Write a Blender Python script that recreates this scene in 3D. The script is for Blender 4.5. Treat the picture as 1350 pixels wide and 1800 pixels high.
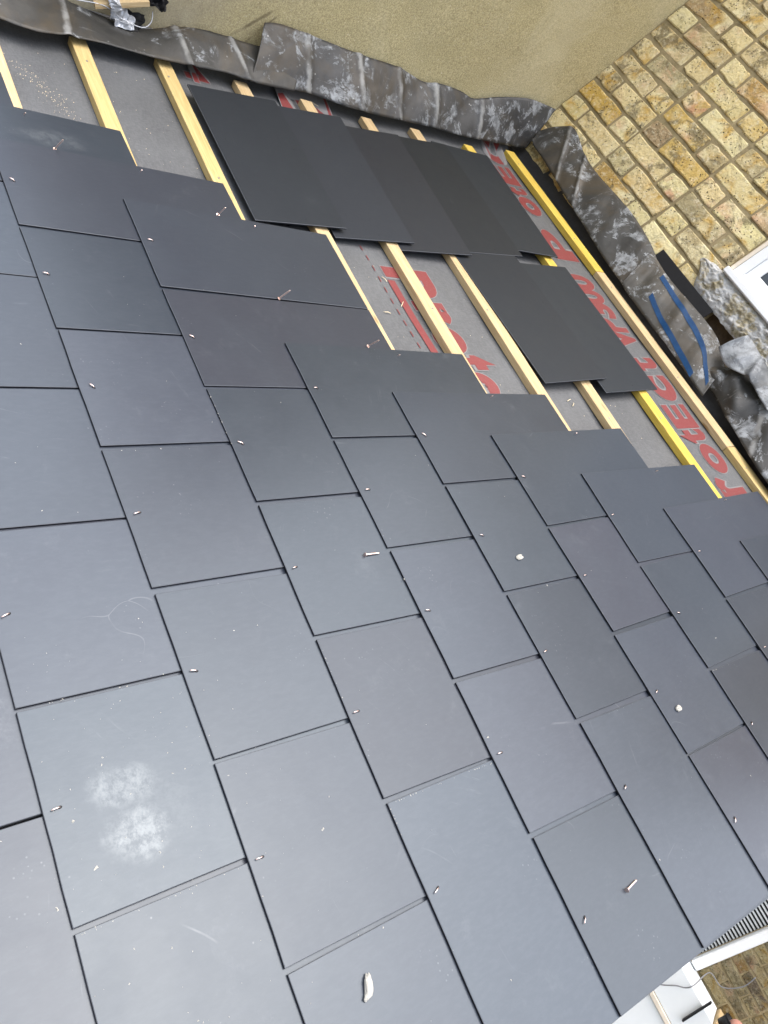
import bpy, bmesh, math, random
from mathutils import Vector, Matrix, noise

random.seed(7)
for o in list(bpy.data.objects):
    bpy.data.objects.remove(o)
scene = bpy.context.scene
COL = scene.collection
PITCH = math.radians(28.0)
RM = Matrix.Rotation(PITCH, 4, 'X')          # roof frame (u along courses, v up slope, z out) -> world

# ------------------------------------------------------------------ camera
cam_d = bpy.data.cameras.new('camera')
cam = bpy.data.objects.new('camera', cam_d)
COL.objects.link(cam)
right = Vector((0.41952507, 0.77409904, 0.4740985))
down = Vector((0.81661015, -0.09375815, -0.56952372))
fwd = Vector((-0.39641717, 0.62608313, -0.67147103))
cm = Matrix((right, -down, -fwd)).transposed().to_4x4()
cm.translation = Vector((1.49620387, -0.52820727, 1.16068067))
cam.matrix_world = RM @ cm
cam_d.sensor_fit = 'HORIZONTAL'
cam_d.sensor_width = 36.0
cam_d.lens = 36.0 * 1403.1 / 1350.0
cam_d.clip_start = 0.02
cam_d.clip_end = 500.0
scene.camera = cam

# ------------------------------------------------------------------ light: pale overcast day
SUN_EL, SUN_AZ = math.radians(80), math.radians(-165)      # azimuth from +Y towards +X
world = bpy.data.worlds.new('World')
scene.world = world
world.use_nodes = True
wn = world.node_tree.nodes
wl = world.node_tree.links
wn.clear()
w_out = wn.new('ShaderNodeOutputWorld')
w_bg = wn.new('ShaderNodeBackground')
w_sky = wn.new('ShaderNodeTexSky')
w_sky.sky_type = 'NISHITA'
w_sky.sun_disc = False
w_sky.sun_elevation = SUN_EL
w_sky.sun_rotation = SUN_AZ
w_sky.air_density = 1.0
w_sky.dust_density = 4.0
w_sky.ozone_density = 1.0
w_hs = wn.new('ShaderNodeHueSaturation')
w_hs.inputs['Saturation'].default_value = 0.72
wl.new(w_sky.outputs[0], w_hs.inputs['Color'])
wl.new(w_hs.outputs[0], w_bg.inputs['Color'])
w_bg.inputs['Strength'].default_value = 0.12
wl.new(w_bg.outputs[0], w_out.inputs['Surface'])

sun_d = bpy.data.lights.new('sun', 'SUN')
sun_d.energy = 1.5
sun_d.angle = math.radians(90)
sun_d.color = (1.0, 0.985, 0.965)
sun = bpy.data.objects.new('sun', sun_d)
COL.objects.link(sun)
sdir = Vector((math.cos(SUN_EL) * math.sin(SUN_AZ), math.cos(SUN_EL) * math.cos(SUN_AZ), math.sin(SUN_EL)))
sun.rotation_euler = (-sdir).to_track_quat('-Z', 'Y').to_euler()

scene.view_settings.view_transform = 'Standard'
scene.view_settings.look = 'None'
scene.view_settings.gamma = 1.0
scene.view_settings.use_curve_mapping = False
scene.view_settings.exposure = 1.8
scene.render.engine = 'CYCLES'

# ------------------------------------------------------------------ node helper
class NT:
    def __init__(self, name):
        self.m = bpy.data.materials.new(name)
        self.m.use_nodes = True
        self.t = self.m.node_tree
        self.t.nodes.clear()
        self.out = self.t.nodes.new('ShaderNodeOutputMaterial')
        self.b = self.t.nodes.new('ShaderNodeBsdfPrincipled')
        self.t.links.new(self.b.outputs[0], self.out.inputs['Surface'])
        self._c = None
        self._r = None
    def set(self, sock, v):
        if hasattr(v, 'links') or isinstance(v, bpy.types.NodeSocket):
            self.t.links.new(v, sock)
        else:
            if isinstance(v, (tuple, list)) and len(v) == 3 and sock.type == 'RGBA':
                v = (*v, 1.0)
            sock.default_value = v
    def p(self, key, v):
        self.set(self.b.inputs[key], v)
    def obj_random(self):
        if self._r is None:
            n = self.t.nodes.new('ShaderNodeObjectInfo')
            self._r = n.outputs['Random']
        return self._r
    def coords(self, rand=True):
        if self._c is None:
            tc = self.t.nodes.new('ShaderNodeTexCoord').outputs['Object']
            if rand:
                m = self.t.nodes.new('ShaderNodeVectorMath'); m.operation = 'MULTIPLY_ADD'
                comb = self.t.nodes.new('ShaderNodeCombineXYZ')
                for i, f in enumerate((37.0, 91.0, 53.0)):
                    self.t.links.new(self.math('MULTIPLY', self.obj_random(), f), comb.inputs[i])
                m.inputs[1].default_value = (1, 1, 1)
                self.t.links.new(tc, m.inputs[0]); self.t.links.new(comb.outputs[0], m.inputs[2])
                self._c = m.outputs[0]
            else:
                self._c = tc
            self._raw = tc
        return self._c
    def raw(self):
        self.coords()
        return self._raw
    def scaled(self, v, s):
        m = self.t.nodes.new('ShaderNodeVectorMath'); m.operation = 'MULTIPLY'
        self.t.links.new(v, m.inputs[0]); m.inputs[1].default_value = s
        return m.outputs[0]
    def noise(self, scale, detail=3.0, rough=0.55, vec=None, dist=0.0):
        n = self.t.nodes.new('ShaderNodeTexNoise')
        self.t.links.new(vec if vec is not None else self.coords(), n.inputs['Vector'])
        n.inputs['Scale'].default_value = scale
        n.inputs['Detail'].default_value = detail
        n.inputs['Roughness'].default_value = rough
        n.inputs['Distortion'].default_value = dist
        return n.outputs[0]
    def voronoi(self, scale, feature='F1', vec=None, out=0, rnd=1.0):
        n = self.t.nodes.new('ShaderNodeTexVoronoi')
        n.feature = feature
        self.t.links.new(vec if vec is not None else self.coords(), n.inputs['Vector'])
        n.inputs['Scale'].default_value = scale
        n.inputs['Randomness'].default_value = rnd
        return n.outputs[out]
    def math(self, op, a, b=0.0, c=None):
        n = self.t.nodes.new('ShaderNodeMath'); n.operation = op
        self.set(n.inputs[0], a); self.set(n.inputs[1], b)
        if c is not None: self.set(n.inputs[2], c)
        return n.outputs[0]
    def step(self, v, a, b, lo=0.0, hi=1.0):
        n = self.t.nodes.new('ShaderNodeMapRange'); n.interpolation_type = 'SMOOTHSTEP'
        self.set(n.inputs[0], v)
        for i, x in enumerate((a, b, lo, hi)): n.inputs[i + 1].default_value = x
        return n.outputs[0]
    def ramp(self, v, stops, mode='LINEAR'):
        n = self.t.nodes.new('ShaderNodeValToRGB')
        cr = n.color_ramp; cr.interpolation = mode
        while len(cr.elements) < len(stops): cr.elements.new(0.5)
        for e, (p, c) in zip(cr.elements, stops):
            e.position = p; e.color = (*c, 1.0)
        self.set(n.inputs[0], v)
        return n.outputs[0]
    def mix(self, f, a, b, mode='MIX'):
        n = self.t.nodes.new('ShaderNodeMix'); n.data_type = 'RGBA'; n.blend_type = mode
        self.set(n.inputs[0], f); self.set(n.inputs[6], a); self.set(n.inputs[7], b)
        return n.outputs[2]
    def bump(self, h, strength, dist):
        n = self.t.nodes.new('ShaderNodeBump')
        n.inputs['Strength'].default_value = strength
        n.inputs['Distance'].default_value = dist
        self.t.links.new(h, n.inputs['Height'])
        self.t.links.new(n.outputs[0], self.b.inputs['Normal'])
    def sep(self, v):
        n = self.t.nodes.new('ShaderNodeSeparateXYZ'); self.t.links.new(v, n.inputs[0])
        return n.outputs

def simple(name, col, rough=0.5, metal=0.0, spec=0.5, var=0.12, scale=20.0, bump=0.0):
    n = NT(name)
    f = n.noise(scale, 4)
    lo = tuple(c * (1 - var) for c in col); hi = tuple(min(1, c * (1 + var)) for c in col)
    n.p('Base Color', n.mix(f, lo, hi))
    n.p('Roughness', n.step(n.noise(scale * 2.3, 3), 0.3, 0.7, max(0.05, rough - 0.07), rough + 0.07))
    n.p('Metallic', metal); n.p('Specular IOR Level', spec)
    if bump: n.bump(n.noise(scale * 6, 4), bump, 0.002)
    return n.m

# ------------------------------------------------------------------ materials
def slate_material(name, dark=1.0, smears=(), rough=0.31, dust=1.0, ior=1.50, vary=0.18):
    n = NT(name)
    rnd = n.obj_random()
    big = n.noise(5.0, 4, 0.6)
    grain = n.noise(130.0, 4, 0.7, n.scaled(n.coords(), (1.0, 0.35, 1.0)))
    base = n.ramp(rnd, [(0.0, (0.022 * dark, 0.028 * dark, 0.038 * dark)), (0.35, (0.027 * dark, 0.030 * dark, 0.041 * dark)),
                        (0.7, (0.024 * dark, 0.030 * dark, 0.039 * dark)), (1.0, (0.029 * dark, 0.029 * dark, 0.040 * dark))])
    base = n.mix(n.step(big, 0.3, 0.7, 0.0, 0.22), base, (0.033 * dark, 0.041 * dark, 0.052 * dark))
    base = n.mix(n.step(grain, 0.35, 0.75, 0.0, 0.22), base, (0.05 * dark, 0.056 * dark, 0.068 * dark))
    hs = n.t.nodes.new('ShaderNodeHueSaturation'); n.set(hs.inputs['Value'], n.step(n.math('FRACT', n.math('MULTIPLY', rnd, 17.3)), 0.0, 1.0, 1.0 - vary, 1.0 + vary)); n.set(hs.inputs['Color'], base); base = hs.outputs[0]
    # dusty film
    film = n.math('MULTIPLY', n.step(n.noise(9.0, 6, 0.72), 0.58, 0.85), 0.07 * dust)
    base = n.mix(film, base, (0.42, 0.43, 0.43))
    # white specks
    sp = n.voronoi(110.0)
    keep = n.step(n.noise(11.0, 3), 0.60, 0.70)
    speck = n.math('MULTIPLY', n.step(sp, 0.22, 0.08), keep)
    base = n.mix(n.math('MULTIPLY', speck, 0.12 * dust), base, (0.40, 0.41, 0.41))
    # dragged dust, one direction on each slate
    rot = n.t.nodes.new('ShaderNodeVectorRotate'); rot.rotation_type = 'Z_AXIS'
    n.t.links.new(n.coords(), rot.inputs['Vector']); n.set(rot.inputs['Angle'], n.math('MULTIPLY', rnd, 40.0))
    drag = n.noise(7.0, 6, 0.7, n.scaled(rot.outputs[0], (1.0, 9.0, 1.0)))
    base = n.mix(n.math('MULTIPLY', n.math('MULTIPLY', n.step(drag, 0.60, 0.74), n.step(n.noise(5.0, 3), 0.5, 0.68)), 0.10 * dust), base, (0.40, 0.41, 0.41))
    # fine curved scratches
    warp = n.noise(3.0, 2, 0.5)
    wv = n.t.nodes.new('ShaderNodeVectorMath'); wv.operation = 'ADD'
    n.t.links.new(n.coords(), wv.inputs[0])
    cw = n.t.nodes.new('ShaderNodeCombineXYZ'); n.t.links.new(warp, cw.inputs[0]); n.t.links.new(warp, cw.inputs[1])
    n.t.links.new(cw.outputs[0], wv.inputs[1])
    ed = n.voronoi(1.7, 'DISTANCE_TO_EDGE', wv.outputs[0])
    sc = n.math('MULTIPLY', n.step(ed, 0.0030, 0.0008), n.step(n.noise(6.5, 3), 0.58, 0.70))
    base = n.mix(n.math('MULTIPLY', sc, 0.08 * dust), base, (0.40, 0.40, 0.40))
    # smudges with a shape of their own
    x, y, z = n.sep(n.raw())
    sm = None
    for (cx, cy, rx, ry, amt) in smears:
        dx = n.math('DIVIDE', n.math('SUBTRACT', x, cx), rx)
        dy = n.math('DIVIDE', n.math('SUBTRACT', y, cy), ry)
        d = n.math('SQRT', n.math('ADD', n.math('MULTIPLY', dx, dx), n.math('MULTIPLY', dy, dy)))
        d = n.math('ADD', d, n.math('MULTIPLY', n.math('SUBTRACT', n.noise(24.0, 5, 0.65), 0.5), 1.1))
        f = n.math('MULTIPLY', n.step(d, 1.35, 0.55), amt)
        sm = f if sm is None else n.math('MAXIMUM', sm, f)
    if sm is not None:
        tex = n.step(n.noise(70.0, 6, 0.75), 0.36, 0.66, 0.10, 1.0)
        base = n.mix(n.math('MULTIPLY', sm, tex), base, (0.17, 0.182, 0.185))
    n.p('Base Color', base)
    rr = n.step(n.noise(14.0, 4, 0.6), 0.3, 0.75, rough - 0.012, rough + 0.025)
    rr = n.math('ADD', rr, n.math('MULTIPLY', film, 0.8))
    n.p('Roughness', rr)
    n.p('IOR', ior); n.p('Specular Tint', (0.85, 0.94, 1.0, 1.0))
    n.bump(n.math('ADD', n.math('MULTIPLY', grain, 0.35), n.math('MULTIPLY', n.noise(3.0, 2), 0.6)), 0.08, 0.004)
    return n.m

M_CUT = simple('slate_cut_edge', (0.065, 0.07, 0.08), 0.6, var=0.45, scale=40)
M_EDGESHADE = simple('slate_edge_shade', (0.010, 0.011, 0.014), 0.85, spec=0.12, var=0.4, scale=60)  # shadow in the slate joints, painted near-black on the side faces
M_SLATE = slate_material('slate')
M_SLATE_PRINT = slate_material('slate_chalk_print', smears=[(-0.004, 0.112, 0.030, 0.045, 0.52), (0.064, 0.112, 0.034, 0.044, 0.68), (0.04, 0.17, 0.05, 0.03, 0.10)])
M_SLATE_SMEAR = slate_material('slate_finger_smear', smears=[(0.10, 0.30, 0.012, 0.05, 0.35), (0.125, 0.29, 0.010, 0.05, 0.30), (-0.05, 0.40, 0.03, 0.08, 0.20)])
M_SLATE_DUSTY = slate_material('slate_dusty', dust=2.2)
M_LOOSE = slate_material('loose_slate', dark=0.34, rough=0.55, dust=0.25, ior=1.38, vary=0.40)

def wood_material(name, c0, c1, c2):
    n = NT(name)
    v = n.scaled(n.coords(), (2.2, 40.0, 40.0))
    g = n.noise(3.0, 6, 0.7, v, 0.8)
    col = n.ramp(g, [(0.28, c0), (0.55, c1), (0.78, c2)])
    knot = n.step(n.voronoi(7.0, 'F1', n.scaled(n.coords(), (0.55, 2.2, 2.2))), 0.12, 0.05)
    col = n.mix(n.math('MULTIPLY', knot, 0.75), col, (0.22, 0.11, 0.035))
    dirt = n.step(n.noise(22, 5, 0.7), 0.62, 0.8, 0, 0.35)
    col = n.mix(dirt, col, (0.26, 0.2, 0.12))
    n.p('Base Color', col); n.p('Roughness', 0.7); n.p('Specular IOR Level', 0.25)
    n.bump(g, 0.35, 0.0015)
    return n.m
M_WOOD = wood_material('pale_batten_timber', (0.35, 0.235, 0.115), (0.46, 0.345, 0.19), (0.54, 0.43, 0.27))
M_WOODY = wood_material('yellow_dyed_timber', (0.40, 0.26, 0.040), (0.54, 0.385, 0.070), (0.62, 0.46, 0.12))
M_WOODG = wood_material('golden_timber', (0.33, 0.225, 0.085), (0.45, 0.335, 0.145), (0.53, 0.42, 0.225))

n = NT('grey_underlay')
w1 = n.noise(260.0, 2, 0.5, n.scaled(n.coords(), (1.0, 0.25, 1.0)))
w2 = n.noise(260.0, 2, 0.5, n.scaled(n.coords(), (0.25, 1.0, 1.0)))
wv_ = n.math('ADD', w1, w2)
c = n.ramp(n.noise(5.0, 5, 0.6), [(0.3, (0.056, 0.058, 0.061)), (0.7, (0.086, 0.089, 0.092))])
c = n.mix(n.step(wv_, 0.8, 1.25, 0, 0.25), c, (0.16, 0.16, 0.16))
c = n.mix(n.step(n.noise(30.0, 6, 0.75), 0.62, 0.78, 0, 0.15), c, (0.30, 0.28, 0.25))
n.p('Base Color', c); n.p('Roughness', 0.55)
n.bump(n.math('ADD', n.math('MULTIPLY', wv_, 0.12), n.math('MULTIPLY', n.noise(9.0, 3, 0.5, n.scaled(n.coords(), (0.5, 1.3, 1.0)), 0.8), 1.0)), 0.30, 0.012)
M_UNDER = n.m
n = NT('red_print')
c = n.mix(n.step(n.noise(140.0, 4, 0.7), 0.5, 0.75, 0, 0.5), (0.155, 0.022, 0.022), (0.17, 0.08, 0.075))
n.p('Base Color', c); n.p('Roughness', 0.55)
M_RED = n.m
M_HALO = simple('pale_print_edge', (0.15, 0.145, 0.145), 0.6)
M_BLACKFELT = simple('black_membrane', (0.032, 0.032, 0.034), 0.6, var=0.3, scale=30, bump=0.3)
M_BLACK = simple('black_plastic', (0.009, 0.009, 0.010), 0.6, spec=0.25, var=0.3)
M_HOLE = simple('dark_hole', (0.006, 0.006, 0.006), 0.9)

n = NT('copper')
n.p('Base Color', n.mix(n.noise(150, 3), (0.90, 0.62, 0.52), (0.95, 0.80, 0.74)))
n.p('Metallic', 1.0); n.p('Roughness', 0.33)
M_COPPER = n.m

def lead_material(name, white=0.5, brown=0.5, base=(0.075, 0.075, 0.075), rough=0.42, creases=(), aspect=8.0):
    n = NT(name)
    a = n.noise(6.0, 6, 0.66, dist=0.8)
    b = n.noise(13.0, 8, 0.74, dist=0.5)
    s = n.noise(4.0, 6, 0.65, dist=0.8)
    c = n.ramp(a, [(0.3, tuple(x * 0.55 for x in base)), (0.55, base), (0.75, tuple(x * 1.6 for x in base))])
    c = n.mix(n.step(s, 0.44, 0.60, 0, brown), c, (0.050, 0.037, 0.020))
    ox = n.math('MULTIPLY', n.step(b, 0.66 - 0.20 * white, 0.72 - 0.20 * white), n.step(a, 0.42, 0.54))
    oxf = n.math('MULTIPLY', ox, n.step(n.noise(40.0, 5, 0.7), 0.35, 0.62, 0.25, 0.85))
    c = n.mix(oxf, c, (0.27, 0.285, 0.295))
    streak = n.noise(45.0, 5, 0.65, n.scaled(n.coords(), (1.0, 0.10, 0.22)))
    c = n.mix(n.step(streak, 0.64, 0.72, 0, 0.45), c, (0.20, 0.20, 0.195))
    dots = n.math('MULTIPLY', n.step(n.voronoi(60.0), 0.22, 0.10), n.step(n.noise(9.0, 3), 0.56, 0.66))
    c = n.mix(n.math('MULTIPLY', dots, 0.7), c, (0.40, 0.40, 0.39))
    # pale bruising along the folds
    if creases:
        uv = n.t.nodes.new('ShaderNodeUVMap').outputs[0]
        u_, v_, _z = n.sep(uv)
        for (cs, wd_, am, sk) in creases:
            d = n.math('ABSOLUTE', n.math('SUBTRACT', n.math('ADD', n.math('ADD', u_, n.math('MULTIPLY', n.math('SUBTRACT', v_, 0.5), sk)), n.math('MULTIPLY', n.math('SUBTRACT', n.noise(18.0, 3), 0.5), 0.02)), cs))
            f = n.math('MULTIPLY', n.step(d, wd_ * 1.1, wd_ * 0.2), n.step(n.noise(16.0, 4), 0.38, 0.6, 0.15, 0.8))
            c = n.mix(f, c, (0.22, 0.22, 0.21))
    n.p('Base Color', c)
    n.p('Metallic', 0.10)
    n.p('Roughness', n.step(b, 0.3, 0.7, rough + 0.06, rough + 0.26))
    n.bump(n.math('ADD', n.noise(20.0, 4, 0.55), n.math('MULTIPLY', ox, 0.2)), 0.34, 0.004)
    return n.m
CR1 = [(0.30, 0.012, 0.007, 0.10), (0.62, 0.012, 0.008, 0.10), (0.80, 0.010, 0.006, 0.10)]
CR2 = [(0.14, 0.010, 0.007, 0.05), (0.30, 0.010, 0.009, 0.07), (0.43, 0.009, 0.008, 0.07), (0.56, 0.010, 0.009, 0.07), (0.74, 0.010, 0.007, 0.06)]
CR3 = [(0.22, 0.015, 0.006, 0.12), (0.40, 0.012, 0.008, 0.1)]
M_LEAD1 = lead_material('weathered_lead', 0.40, 0.7, (0.032, 0.031, 0.028), creases=CR1)
M_LEAD2 = lead_material('oxidised_lead', 0.80, 0.6, (0.036, 0.036, 0.036), creases=CR2)
M_LEAD3 = lead_material('brown_lead', 0.75, 0.7, (0.032, 0.031, 0.028), creases=CR3)
M_LEAD5 = lead_material('striped_lead', 0.70, 0.55, (0.048, 0.045, 0.038))
M_LEAD4 = lead_material('bright_lead', 1.0, 0.3, (0.10, 0.108, 0.115))
M_BLUE = simple('blue_paint', (0.002, 0.032, 0.095), 0.6, spec=0.2, var=0.35, scale=60)

n = NT('sandy_render')
a = n.noise(2.0, 5, 0.6)
g = n.noise(210.0, 6, 0.8)
c = n.ramp(a, [(0.3, (0.54, 0.46, 0.245)), (0.7, (0.64, 0.555, 0.32))])
c = n.mix(n.step(g, 0.38, 0.62, 0.75, 0.0), c, (0.22, 0.175, 0.085))
gr = n.step(n.voronoi(150.0), 0.30, 0.16)
c = n.mix(n.math('MULTIPLY', gr, n.step(n.noise(90, 3), 0.52, 0.60, 0, 0.65)), c, (0.80, 0.74, 0.56))
dk = n.step(n.voronoi(90.0), 0.12, 0.06)
c = n.mix(n.math('MULTIPLY', dk, n.step(n.noise(25, 3), 0.5, 0.62, 0, 0.8)), c, (0.08, 0.06, 0.035))
x, y, z = n.sep(n.raw())
low_ = n.step(n.math('ADD', y, n.math('MULTIPLY', n.math('SUBTRACT', n.noise(6.0, 4), 0.5), 0.5)), 0.95, 0.40, 0, 0.65)
c = n.mix(low_, c, (0.26, 0.23, 0.18))
st_ = n.step(n.noise(3.5, 5, 0.7, n.scaled(n.coords(), (1.0, 1.6, 0.5))), 0.56, 0.72, 0, 0.30)
c = n.mix(st_, c, (0.30, 0.245, 0.125))
ck = n.step(n.voronoi(1.6, 'DISTANCE_TO_EDGE', n.scaled(n.coords(), (1.0, 1.0, 0.7))), 0.006, 0.001)
c = n.mix(n.math('MULTIPLY', ck, n.step(n.noise(5.0, 3), 0.55, 0.66, 0, 0.7)), c, (0.12, 0.09, 0.05))
c = n.mix(n.step(n.noise(1.3, 6, 0.7, dist=1.0), 0.48, 0.66, 0, 0.28), c, (0.62, 0.56, 0.38))
n.p('Base Color', c); n.p('Roughness', 0.92); n.p('Specular IOR Level', 0.2)
n.bump(n.math('ADD', g, n.math('MULTIPLY', gr, 0.35)), 0.8, 0.003)
M_RENDER = n.m

def brick_material(name, k):
    n = NT(name)
    r = n.obj_random()
    S = lambda t: tuple(q * k for q in t)
    c = n.ramp(r, [(0.0, S((0.56, 0.47, 0.22))), (0.13, S((0.66, 0.58, 0.33))), (0.25, S((0.46, 0.29, 0.055))), (0.36, S((0.62, 0.52, 0.27))),
                   (0.48, S((0.58, 0.46, 0.24))), (0.58, S((0.30, 0.25, 0.14))), (0.68, S((0.64, 0.56, 0.29))), (0.79, S((0.36, 0.21, 0.05))), (0.90, S((0.50, 0.35, 0.16))), (1.0, S((0.20, 0.155, 0.11)))])
    m1 = n.noise(8.0, 5, 0.65, dist=0.8)
    c = n.mix(n.step(m1, 0.44, 0.62, 0, 0.85), c, n.ramp(n.noise(5.5, 2), [(0.36, S((0.68, 0.60, 0.36))), (0.46, S((0.47, 0.28, 0.05))), (0.54, S((0.66, 0.58, 0.34))), (0.70, S((0.52, 0.28, 0.17)))], 'LINEAR'))
    m2 = n.noise(10.0, 7, 0.75, dist=0.5)
    c = n.mix(n.step(m2, 0.52, 0.62, 0, 0.80), c, S((0.15, 0.12, 0.065)))
    c = n.mix(n.step(n.noise(60.0, 5, 0.75), 0.50, 0.66, 0.0, 0.45), c, S((0.70, 0.64, 0.47)))
    c = n.mix(n.step(n.noise(75.0, 4, 0.7), 0.56, 0.68, 0.0, 0.5), c, S((0.27, 0.20, 0.10)))
    pit = n.step(n.voronoi(85.0), 0.26, 0.14)
    pm = n.math('MULTIPLY', pit, n.step(n.noise(14.0, 3), 0.47, 0.57))
    c = n.mix(n.math('MULTIPLY', pm, 0.92), c, S((0.035, 0.028, 0.02)))
    n.p('Base Color', c); n.p('Roughness', 0.92); n.p('Specular IOR Level', 0.18)
    n.bump(n.math('SUBTRACT', n.math('ADD', n.math('MULTIPLY', n.noise(45.0, 7, 0.75), 1.2), n.noise(12, 3)), pm), 1.0, 0.011)
    return n.m
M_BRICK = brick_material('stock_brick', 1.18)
M_BRICKSHADE = brick_material('shaded_brick', 0.40)  # darker copy of the stock brick: the far wall's shade put into its colour
M_BRICKRED = simple('red_stained_brick', (0.32, 0.10, 0.055), 0.9, spec=0.2, var=0.5, scale=25, bump=1.0)
n = NT('lime_mortar')
c = n.ramp(n.noise(20.0, 6, 0.7), [(0.3, (0.21, 0.168, 0.09)), (0.7, (0.33, 0.268, 0.155))])
c = n.mix(n.step(n.noise(9.0, 6, 0.75), 0.54, 0.68, 0, 0.7), c, (0.14, 0.11, 0.06))
n.p('Base Color', c); n.p('Roughness', 0.95); n.p('Specular IOR Level', 0.15)
n.bump(n.noise(110.0, 5, 0.7), 0.8, 0.004)
M_MORTAR = n.m
n = NT('crumbly_cement')
a = n.noise(18.0, 6, 0.7)
c = n.ramp(a, [(0.34, (0.20, 0.165, 0.085)), (0.44, (0.36, 0.32, 0.23)), (0.52, (0.40, 0.40, 0.39)), (0.62, (0.52, 0.52, 0.51)), (0.72, (0.24, 0.21, 0.12))])
c = n.mix(n.step(n.noise(26.0, 6, 0.75), 0.58, 0.66, 0, 0.75), c, (0.12, 0.105, 0.035))
c = n.mix(n.step(n.noise(55.0, 5, 0.75), 0.60, 0.68, 0, 0.6), c, (0.07, 0.06, 0.045))
n.p('Base Color', c); n.p('Roughness', 0.95)
n.bump(n.noise(50.0, 6, 0.75), 1.0, 0.01)
M_CEMENT = n.m
n = NT('white_upvc')
c = n.mix(n.step(n.noise(8.0, 6, 0.7), 0.55, 0.8, 0, 0.35), (0.66, 0.67, 0.67), (0.50, 0.47, 0.41))
n.p('Base Color', c); n.p('Roughness', 0.35)
M_UPVC = n.m
M_CREAM = simple('dirty_cream_trim', (0.60, 0.53, 0.43), 0.6, var=0.25, scale=25)
n = NT('window_glass')
n.p('Base Color', (0.03, 0.035, 0.04)); n.p('Roughness', 0.05); n.p('IOR', 1.52)
M_GLASS = n.m
M_NAIL = simple('galvanised_nail', (0.30, 0.30, 0.29), 0.45, metal=0.6)
M_RUBBLE = simple('dark_rubble', (0.085, 0.055, 0.03), 0.95, var=0.7, scale=60, bump=1.0)
M_MORTARLUMP = simple('mortar_crumb', (0.36, 0.345, 0.305), 0.95, var=0.3, scale=120, bump=0.8)
M_SHAVING = simple('wood_shaving', (0.66, 0.55, 0.36), 0.8)
M_FOIL = simple('crumpled_foil', (0.42, 0.43, 0.45), 0.42, metal=0.4, var=0.15, scale=30)
M_GALV = simple('grey_slat_paint', (0.34, 0.36, 0.36), 0.45, var=0.2)
M_TERRA = simple('terracotta', (0.42, 0.20, 0.15), 0.85, var=0.25, scale=15)
M_CABLE = simple('grey_cable', (0.16, 0.16, 0.165), 0.5)
M_GROUND = simple('ground_paving', (0.20, 0.19, 0.17), 0.9, var=0.35, scale=1.5)
M_WHITEWALL = simple('white_painted_board', (0.62, 0.645, 0.65), 0.55, var=0.06, scale=7)
M_DULLBRICK = M_BRICK

# ------------------------------------------------------------------ object helpers
def mesh_obj(name, verts, faces, mat, parent=None, smooth=False):
    me = bpy.data.meshes.new(name)
    me.from_pydata([tuple(v) for v in verts], [], faces)
    me.materials.append(mat)
    if smooth:
        me.polygons.foreach_set('use_smooth', [True] * len(me.polygons))
    me.update()
    o = bpy.data.objects.new(name, me)
    COL.objects.link(o)
    if parent is not None: o.parent = parent
    return o
def link_mesh(name, me, parent=None):
    o = bpy.data.objects.new(name, me); COL.objects.link(o)
    if parent is not None: o.parent = parent
    return o
def empty(name, loc=(0, 0, 0), rot=(0, 0, 0)):
    o = bpy.data.objects.new(name, None); COL.objects.link(o)
    o.location = loc; o.rotation_euler = rot; o.empty_display_size = 0.1
    return o
def tag(o, label, cat, group=None, kind=None):
    o['label'] = label; o['category'] = cat
    if group: o['group'] = group
    if kind: o['kind'] = kind
    return o
def structure(o):
    o['kind'] = 'structure'; return o

BOXF = [(0, 3, 2, 1), (4, 5, 6, 7), (0, 1, 5, 4), (1, 2, 6, 5), (2, 3, 7, 6), (3, 0, 4, 7)]
def box_vf(x0, x1, y0, y1, z0, z1, bev=0.0):
    """box, optionally with every edge chamfered"""
    if not bev:
        return [(x0, y0, z0), (x1, y0, z0), (x1, y1, z0), (x0, y1, z0), (x0, y0, z1), (x1, y0, z1), (x1, y1, z1), (x0, y1, z1)], list(BOXF)
    bm = bmesh.new()
    vs = [bm.verts.new(v) for v in box_vf(x0, x1, y0, y1, z0, z1)[0]]
    for f in BOXF: bm.faces.new([vs[i] for i in f])
    bmesh.ops.bevel(bm, geom=list(bm.edges), offset=bev, segments=1, affect='EDGES', profile=0.5)
    bm.verts.ensure_lookup_table()
    bm.verts.index_update()
    V = [tuple(v.co) for v in bm.verts]; F = [tuple(v.index for v in f.verts) for f in bm.faces]
    bm.free()
    return V, F
def box(name, dims, mat, parent=None, bev=0.0):
    V, F = box_vf(*dims, bev=bev)
    return mesh_obj(name, V, F, mat, parent)
def tube_vf(pts, rads, seg=8, cap=True):
    V, F = [], []
    pts = [Vector(p) for p in pts]
    for i, p in enumerate(pts):
        t = (pts[min(i + 1, len(pts) - 1)] - pts[max(i - 1, 0)]).normalized()
        a = t.orthogonal().normalized() if i == 0 else (a - t * a.dot(t)).normalized()
        b = t.cross(a)
        r = rads[i] if isinstance(rads, (list, tuple)) else rads
        for s in range(seg):
            an = 2 * math.pi * s / seg
            V.append(p + (a * math.cos(an) + b * math.sin(an)) * r)
    for i in range(len(pts) - 1):
        for s in range(seg):
            q = (s + 1) % seg
            F.append((i * seg + s, i * seg + q, (i + 1) * seg + q, (i + 1) * seg + s))
    if cap:
        F.append(tuple(range(seg - 1, -1, -1))); F.append(tuple(range((len(pts) - 1) * seg, len(pts) * seg)))
    return V, F
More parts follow.
